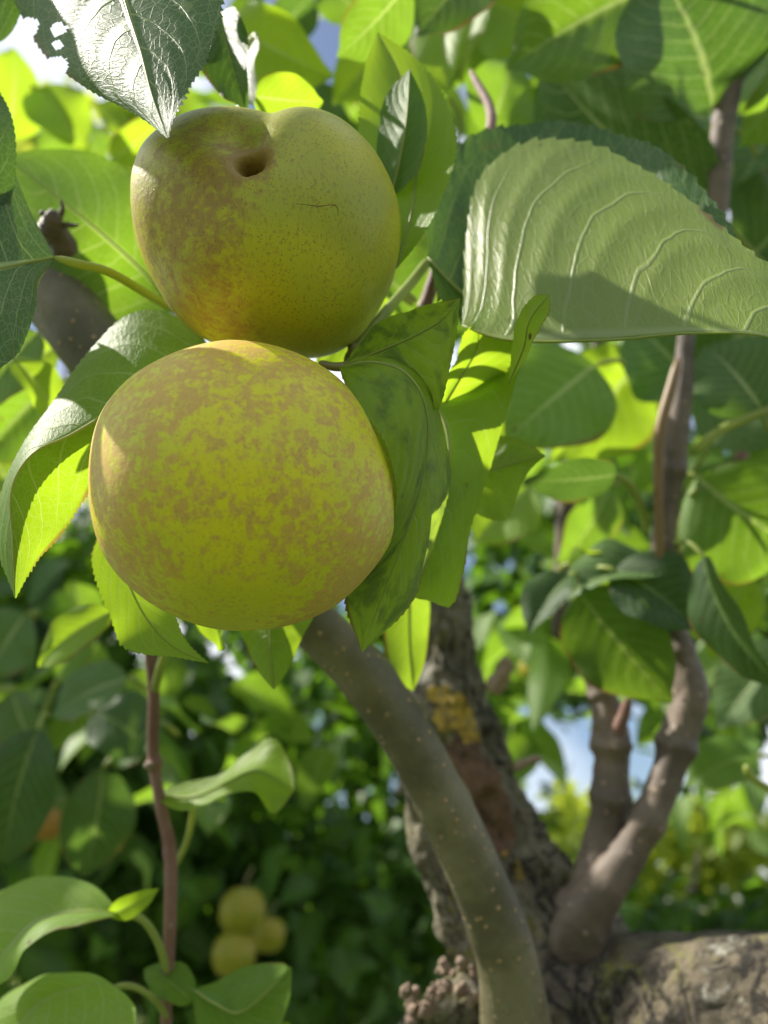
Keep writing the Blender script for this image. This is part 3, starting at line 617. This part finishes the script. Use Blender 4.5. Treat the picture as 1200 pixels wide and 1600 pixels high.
leaf(mid=[(238,1243,.33),(300,1245,.325),(350,1225,.32),(400,1205,.318),(460,1235,.315)],
     Lp=[(238,1243,.33),(280,1225,.335),(330,1215,.337),(380,1180,.338),(430,1158,.335),(455,1195,.325),(460,1235,.315)],
     Rp=[(238,1243,.33),(270,1262,.32),(310,1262,.315),(350,1245,.312),(395,1235,.308),(428,1272,.305),(460,1235,.315)], mat='leaf_bright', camber=.2, wave=.06, serr=.0003, NU=140, NV=26, rnd=.9,
     petiole=[(300,1250,.33),(300,1280,.335),(290,1320,.34),(270,1360,.345)], pr=5, label='pale wavy leaf lit from behind, at the lower left of the main branch')

# ------------------------------------------------------------------ wood of the near tree
tube('branch', [(40,350,.33,46),(70,440,.325,52),(130,520,.318,54),(230,660,.31,50),(350,830,.30,46),(480,965,.295,41),(560,1045,.293,42),(635,1150,.292,42),(705,1280,.294,43),(762,1410,.298,45),(792,1500,.302,48),(806,1600,.306,56),(810,1720,.31,66)],
     M['bark_smooth'], tree, nseg=40, n=220, rough=.035, rfreq=60, label='smooth olive brown branch with pale lenticels', knob=[(.56,.05,.01),(.70,.06,.012),(.83,.05,.012)])
# stub with dry bud scales on the left branch
sb = tube('spur', [(108,400,.30,22),(95,375,.295,20),(82,350,.29,22),(88,330,.29,14)], M['bark_grey'], tree, nseg=18, n=40, rough=.35, rfreq=160, label='dry grey spur with ragged bud scales')
for q in [[(92,340,.29,5),(98,325,.288,4),(94,312,.287,2)], [(100,350,.29,5),(112,352,.288,4),(124,351,.287,2)], [(80,342,.29,5),(68,332,.288,4),(62,336,.287,2)]]:
    tube('bud_scale', q, M['bark_grey'], sb, nseg=8, n=14, rough=.3, rfreq=300)
tube('trunk', [(668,900,.46,52),(690,985,.455,50),(700,1085,.45,58),(735,1200,.44,64),(780,1310,.43,68),(830,1400,.425,80),(880,1500,.42,110),(930,1600,.42,140)],
     M['bark_stem'], tree, nseg=70, n=200, rough=.26, rfreq=60, label='gnarled upright stem with lichen and bare reddish wood', seed=3)
tube('trunk', [(1400,1680,.30,190),(1200,1612,.335,140),(1050,1602,.36,128),(930,1600,.375,114),(830,1606,.38,96),(740,1646,.385,76)],
     M['bark_limb'], tree, nseg=120, n=260, rough=.075, rfreq=80, label='thick old horizontal limb with cracked mossy bark', seed=8, grain=.35)
tube('branch', [(655,1180,.355,22),(665,1290,.352,30),(700,1400,.35,34),(740,1500,.348,36),(775,1600,.345,44),(800,1700,.345,50)],
     M['bark_old'], tree, nseg=36, n=120, rough=.5, rfreq=60, label='rough bark ridge behind the smooth branch', seed=5)
# knobbly fruiting spurs at the foot of the branch
cl = empty('spur', P(700, 1560, .34), '', ''); del cl['label']; del cl['category']; attach(cl, tree); cl['label'] = 'cluster of knobbly pinkish buds at the foot of the branch'
rr = random.Random(5)
tube('wood', [(640,1640,.345,30),(665,1590,.34,28),(700,1565,.338,34),(740,1560,.338,36),(770,1600,.34,40)], M['bark_old'], cl, nseg=28, n=60, rough=.5, rfreq=90)
for k in range(34):
    x = rr.uniform(635, 775); y = 1600 - 70 * math.sin((x - 620) / 170 * 3.0) + rr.uniform(-24, 40); d = rr.uniform(.315, .33); r = rr.uniform(4, 10)
    tube('bud', [(x, y, d, r * .8), (x + rr.uniform(-4, 4), y - r, d - .001, r), (x + rr.uniform(-6, 6), y - r * 2.4, d - .001, r * .55)], M['bark_bud'], cl, nseg=14, n=18, rough=.7, rfreq=330, seed=k)
# right fork and shoots
tube('branch', [(905,1500,.385,50),(912,1440,.382,44),(940,1388,.380,35),(985,1330,.380,27),(1030,1245,.382,25),(1060,1150,.388,27),(1078,1080,.39,28),(1062,1010,.395,20),(1040,940,.40,18),(1036,860,.40,18),(1045,770,.40,19),(1056,680,.40,20),(1066,600,.402,16),(1072,520,.405,13),(1085,420,.41,12)],
     M['bark_grey'], tree, nseg=30, n=240, rough=.09, rfreq=70, label='grey brown fork rising at the right', knob=[(.33,.25,.012),(.22,.2,.015),(.47,.2,.01),(.72,.22,.01)])
tube('branch', [(900,1440,.385,46),(940,1350,.39,34),(952,1270,.395,30),(955,1200,.40,28),(950,1130,.405,27),(935,1075,.41,20),(915,1030,.412,15),(897,1000,.414,11)],
     M['bark_grey'], tree, nseg=26, n=120, rough=.18, rfreq=80, label='knobbly grey branch with a cut pink tip', knob=[(.44,.25,.03),(.62,.3,.03),(.8,.2,.02),(.95,.3,.02)], seed=4)
tube('spur', [(960,1150,.40,14),(972,1125,.395,10),(982,1092,.392,8)], M['bark_red'], tree, n=20)
tube('spur', [(765,1080,.43,15),(785,1055,.425,15),(792,1028,.422,11)], M['bark_bud'], tree, nseg=16, n=24, rough=.4, rfreq=140)
tube('spur', [(800,1200,.43,8),(830,1188,.425,7),(845,1185,.42,9)], M['bark_bud'], tree, n=16, rough=.3, rfreq=140)
tube('shoot', [(1034,905,.39,6),(1030,830,.388,7),(1028,740,.388,8),(1032,670,.388,9),(1050,600,.39,8),(1060,560,.392,6)], simple_leafy('orange_green_bark', (.17, .105, .045), (.3, .2, .05), .1), tree, n=60, label='slim orange and green shoot against the grey fork')
tube('shoot', [(1118,420,.40,14),(1122,320,.40,16),(1130,200,.40,18),(1150,110,.40,17),(1180,30,.40,16),(1200,-60,.40,14)], M['bark_grey'], tree, n=80, rough=.08, rfreq=80, label='dark grey shoot at the upper right')
tube('shoot', [(1140,180,.42,9),(1135,100,.42,9),(1160,20,.42,8),(1170,-60,.42,7)], M['bark_grey'], tree, n=50)
tube('shoot', [(872,1000,.60,12),(880,880,.60,14),(885,780,.60,14),(905,680,.60,13),(935,560,.60,12),(940,440,.60,10)], M['bark_grey'], tree, n=80, rough=.06, rfreq=60)
tube('shoot', [(1130,860,.55,12),(1140,800,.55,11),(1160,700,.55,10),(1180,560,.55,10)], M['bark_red'], tree, n=50)
tube('shoot', [(640,530,.30,12),(665,475,.30,11),(690,400,.30,10),(725,300,.31,9),(768,190,.33,8),(735,110,.35,5)], M['bark_red'], tree, n=80, label='pinkish brown shoot behind the stalk cluster')
tube('shoot', [(232,1000,.33,9),(240,1080,.33,9),(240,1180,.33,9),(252,1260,.328,9),(266,1330,.325,10),(266,1430,.32,10),(262,1530,.318,9),(258,1640,.316,9)],
     M['bark_red'], tree, n=140, nseg=16, rough=.06, rfreq=120, label='slender reddish shoot hanging at the lower left', knob=[(.30,.5,.012),(.52,.15,.01)])
tube('bud', [(240,1196,.327,5),(232,1196,.325,7),(228,1192,.324,4)], M['bark_bud'], tree, n=14)
tube('petiole', [(240,1085,.33,7),(250,1045,.325,7),(262,1010,.32,6)], M['petiole'], tree, n=20)
tube('petiole', [(1010,835,.40,6),(1005,800,.395,6),(985,758,.385,6),(962,742,.38,6)], M['petiole'], tree, n=24)
tube('petiole', [(1080,710,.40,7),(1130,670,.40,7),(1215,635,.40,7)], M['petiole'], tree, n=24)
tube('petiole', [(1075,775,.42,6),(1120,750,.42,6),(1215,742,.42,6)], M['petiole'], tree, n=24)
tube('petiole', [(1215,1240,.40,6),(1175,1215,.40,6),(1165,1195,.40,7)], M['petiole'], tree, n=24)

# ------------------------------------------------------------------ masses of leaves
def leaf_proto(nu, nv, bend, fold, wfac, wavy, sd):
    u = np.linspace(0, 1, nu); prof = u ** .55 * (1 - u) ** .85; prof /= prof.max(); r_ = np.random.default_rng(sd); ph = r_.uniform(0, 6)
    V = []; UV = []
    for ui, p in zip(u, prof):
        for v in np.linspace(-1, 1, nv):
            V.append([ui, v * p * wfac / 2, -bend * ui * ui + abs(v) * p * wfac / 2 * fold + wavy * v * v * math.sin(ui * 12 + ph + 2 * v)])
            UV.append([ui, (v + 1) / 2])
    return np.array(V), np.array(UV), grid_faces(nu, nv)
def foliage(name, centres, size, mat, parent=None, nu=7, nv=5, label=None, kind='stuff', droop=.5, sizevar=.3, updev=.6):
    protos = [leaf_proto(nu, nv, b, f, w, .03, i) for i, (b, f, w) in enumerate([(.3,.3,.62),(.15,.5,.58),(.5,.2,.66),(-.1,.4,.6),(.7,.35,.55)])]
    Vs, UVs, Fs, Rn = [], [], [], []; off = 0; n = len(centres)
    which = rng.integers(0, len(protos), n)
    az = rng.uniform(0, 2 * np.pi, n); dz = rng.normal(-droop, .45, n)
    a = nrm(np.stack([np.cos(az), np.sin(az), dz], 1)); up = nrm(np.array([0, 0, 1.]) + rng.normal(0, updev, (n, 3)))
    nn = nrm(up - a * (up * a).sum(1, keepdims=True)); s = np.cross(nn, a); sz = size * rng.uniform(1 - sizevar, 1 + sizevar, n)
    for k, (pv, puv, pf) in enumerate(protos):
        idx = np.where(which == k)[0]
        if not len(idx): continue
        W = centres[idx][:, None] + sz[idx][:, None, None] * (pv[None, :, :1] * a[idx][:, None] + pv[None, :, 1:2] * s[idx][:, None] + pv[None, :, 2:3] * nn[idx][:, None])
        m = len(pv); Vs.append(W.reshape(-1, 3)); UVs.append(np.tile(puv, (len(idx), 1)))
        Fs.append((pf[None] + (np.arange(len(idx)) * m)[:, None, None]).reshape(-1, 4) + off); off += m * len(idx); Rn.append(np.repeat(rng.uniform(0, 1, len(idx)), m))
    o = mesh_obj(name, np.vstack(Vs), np.vstack(Fs), mat, parent, uv=np.vstack(UVs), rnd=np.concatenate(Rn))
    if kind: o['kind'] = kind
    if label: o['label'] = label
    return o
def blob(n, c, spread, dsp, sky_free=()):
    """n points round (px,py,depth); spread in px; ellipsoid falloff"""
    g = rng.normal(0, 1, (n, 3)) * np.array([spread[0], spread[1], dsp]) + np.array(c)
    g[:, 2] = np.clip(g[:, 2], c[2] * .72, None)
    return g
def clear(g, holes):
    k = np.ones(len(g), bool)
    for x, y, rx, ry in holes: k &= ((g[:, 0] - x) / rx) ** 2 + ((g[:, 1] - y) / ry) ** 2 > 1
    return g[k]

# the near tree's smaller foliage, plus unseen clumps added for shade
HOLES = [(100,140,190,120),(480,60,70,60),(870,1180,80,90),(1130,1140,40,40)]
near = np.vstack([blob(70, (950,100,.75), (230,120), .12), blob(70, (980,650,.8), (190,150), .14), blob(26, (1100,1000,.8), (120,90), .1),
                  blob(20, (520,140,.8), (120,70), .1), blob(20, (120,200,.9), (110,50), .1), blob(40, (150,1130,.95), (150,90), .1), blob(14, (800,1000,.9), (50,60), .1)])
near = np.vstack([near, blob(110, (-300,640,.7), (110,150), .08), blob(90, (360,-330,.85), (230,100), .12)]); near = np.vstack([near, blob(16, (840,1130,1.1), (28,40), .08), blob(12, (1130,1210,1.0), (60,40), .08)]); near = clear(near, [(100,120,110,70),(480,50,50,40),(885,1180,55,60)])  # left and overhead clumps are out of view, added to cast shade
foliage('foliage', Pn(near), .075, M['leaf'], tree, nu=12, nv=7, label='smaller leaves of the near tree behind the named ones, plus unseen clumps added for shade')

# ------------------------------------------------------------------ neighbouring orchard trees
def orchard_tree(label, base, h, blobs, leafsize, mat='leaf_far', wood=True, group='orchard trees behind the near pear tree', branches=()):
    t = empty('pear_tree', base, label, 'tree', group)
    b = np.array(base); top = b + np.array([0, 0, h])
    tube('trunk', [(*b, .07), (*(b + [.03, 0, h * .3]), .06), (*(b + [-.05, .05, h * .6]), .05), (*(b + [.05, 0, h * .9]), .025)], M['bark_old'], t, nseg=16, n=40, cam_px=False, rough=.2, rfreq=10)
    pts = []
    for (n, c, sp_, ds, holes) in blobs:
        g = clear(blob(n, c, sp_, ds), holes); w = Pn(g); pts.append(w)
        cc = np.array(P(*c)); st = b + np.array([0, 0, h * .45])
        tube('branch', [(*st, .03), (*((st + cc) / 2 + [0, 0, .08]), .02), (*cc, .012), (*(cc + [0.05, 0.05, .25]), .005)], M['bark_grey'], t, nseg=8, n=26, cam_px=False)
    foliage('crown', np.vstack(pts), leafsize, M[mat], t, nu=5, nv=3, kind=None)
    return t
GZ = 0.0
def gnd(px, d):
    p = P(px, 1400, d); return (p.x, p.y, GZ)
SKYH = [(880,1180,75,80),(1110,1300,130,70),(930,1290,60,50)]
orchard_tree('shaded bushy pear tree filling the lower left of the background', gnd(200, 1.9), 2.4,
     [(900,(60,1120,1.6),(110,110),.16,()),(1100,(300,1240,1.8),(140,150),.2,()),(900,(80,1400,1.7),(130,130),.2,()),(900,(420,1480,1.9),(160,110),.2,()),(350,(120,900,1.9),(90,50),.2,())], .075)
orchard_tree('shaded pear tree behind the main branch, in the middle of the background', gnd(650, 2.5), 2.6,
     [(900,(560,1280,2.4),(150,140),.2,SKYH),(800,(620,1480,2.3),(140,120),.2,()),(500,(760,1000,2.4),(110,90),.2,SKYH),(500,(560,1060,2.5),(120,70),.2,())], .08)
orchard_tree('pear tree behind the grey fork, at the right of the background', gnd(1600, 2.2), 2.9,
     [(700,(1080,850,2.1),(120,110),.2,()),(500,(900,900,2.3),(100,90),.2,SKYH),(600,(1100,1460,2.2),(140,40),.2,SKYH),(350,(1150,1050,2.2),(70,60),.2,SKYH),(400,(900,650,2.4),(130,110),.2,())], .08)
orchard_tree('unseen pear tree added outside the left edge to shade the lower left', gnd(-450, 2.1), 3.0,  # added tree, out of view, there to darken the lower left
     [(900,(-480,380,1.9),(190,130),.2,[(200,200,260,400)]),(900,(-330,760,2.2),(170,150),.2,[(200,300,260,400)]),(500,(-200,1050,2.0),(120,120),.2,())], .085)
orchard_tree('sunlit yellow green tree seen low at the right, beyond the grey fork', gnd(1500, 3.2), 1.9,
     [(900,(1090,1310,2.9),(110,38),.2,()),(220,(890,1290,3.0),(36,30),.2,()),(500,(1000,1420,3.2),(200,40),.3,())], .075, mat='leaf_sunlit')
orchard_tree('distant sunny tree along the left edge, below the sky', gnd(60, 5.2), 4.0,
     [(700,(120,230,5.0),(140,40),.3,()),(500,(60,900,5.0),(140,80),.3,()),(700,(300,1500,5.0),(260,80),.3,())], .10, mat='leaf_sunlit')

# ripening pears in the background
def small_pear(x, y, d, rpx, label, col_mat):
    r = rpx * d / F; bm = bmesh.new(); bmesh.ops.create_icosphere(bm, subdivisions=4, radius=1)
    for v in bm.verts:
        n = v.co.normalized(); th = math.acos(max(-1, min(1, n.z)))
        f = 1 - .16 * math.exp(-(th / .3) ** 2) - .10 * math.exp(-((math.pi - th) / .3) ** 2) + .03 * mnoise.noise(n * 2 + Vector((x, y, 0)))
        v.co = Vector((n.x, n.y, n.z * 1.02)) * r * f
    me = bpy.data.meshes.new('pear'); bm.to_mesh(me); bm.free(); me.materials.append(col_mat); me.polygons.foreach_set('use_smooth', np.ones(len(me.polygons), bool))
    o = bpy.data.objects.new('pear', me); COL.objects.link(o); o.location = P(x, y, d); o['label'] = label; o['category'] = 'pear'; o['group'] = 'blurred pears in the background'
    tube('stalk', [(*(o.location + Vector((0, 0, r * .8))), r * .05), (*(o.location + Vector((.003, 0, r * 1.3))), r * .05), (*(o.location + Vector((.01, .01, r * 1.8))), r * .06)], M['stalk'], o, nseg=6, n=10, cam_px=False)
    return o
my = pear_material('golden_pear_skin', -.15, [((0, 0, 1), .1, .6, 1)], sunny=(.27, .24, .015), green=(.20, .21, .015), rus=(.26, .19, .03))
mo = pear_material('orange_pear_skin', .1, [((0, 0, 1), .1, .6, 1)], sunny=(.34, .21, .02), green=(.30, .20, .02), rus=(.32, .16, .03))
small_pear(379, 1424, 1.15, 36, 'blurred yellow pear, topmost of the trio low in the background', my)
small_pear(366, 1490, 1.12, 34, 'blurred yellow pear, lowest of the trio low in the background', my)
small_pear(420, 1460, 1.22, 26, 'blurred yellow pear, the small right one of the low trio', my)
small_pear(76, 1288, .95, 24, 'blurred orange pear among dark leaves at the left edge', mo)
small_pear(1188, 374, .75, 22, 'small yellow pear at the right edge behind the silvery leaf', my)
small_pear(832, 1046, 1.3, 22, 'faint yellow pear right of the gnarled stem', my)

# ------------------------------------------------------------------ ground
s = NT('orchard_grass'); ob = s.n('TexCoord').outputs['Object']
c = s.mix(s.noise(ob, 1.3, 6), (.05, .09, .02), (.11, .12, .045)); c = s.mix(s.noise(ob, 14, 5), c, (.07, .10, .025))
p = s.n('BsdfPrincipled'); s.set(p.inputs['Base Color'], c); p.inputs['Roughness'].default_value = .9
s.set(p.inputs['Normal'], s.bump(s.noise(ob, 30, 6), .8, .05)); s.t.links.new(p.outputs[0], s.out.inputs[0])
n = 61; gx = np.linspace(-1, 1, n); gx = np.sign(gx) * np.abs(gx) ** 2.2 * 250; X, Y = np.meshgrid(gx, gx, indexing='ij')
Z = np.array([[mnoise.noise(Vector((x * .15, y * .15, 0))) * .12 * min(1, (abs(x) + abs(y)) / 5) for y in gx] for x in gx])
go = mesh_obj('ground', np.stack([X, Y, Z], -1).reshape(-1, 3), grid_faces(n, n)[:, ::-1].copy(), s.m); go['kind'] = 'structure'
print('LEAVES', LEAVES)
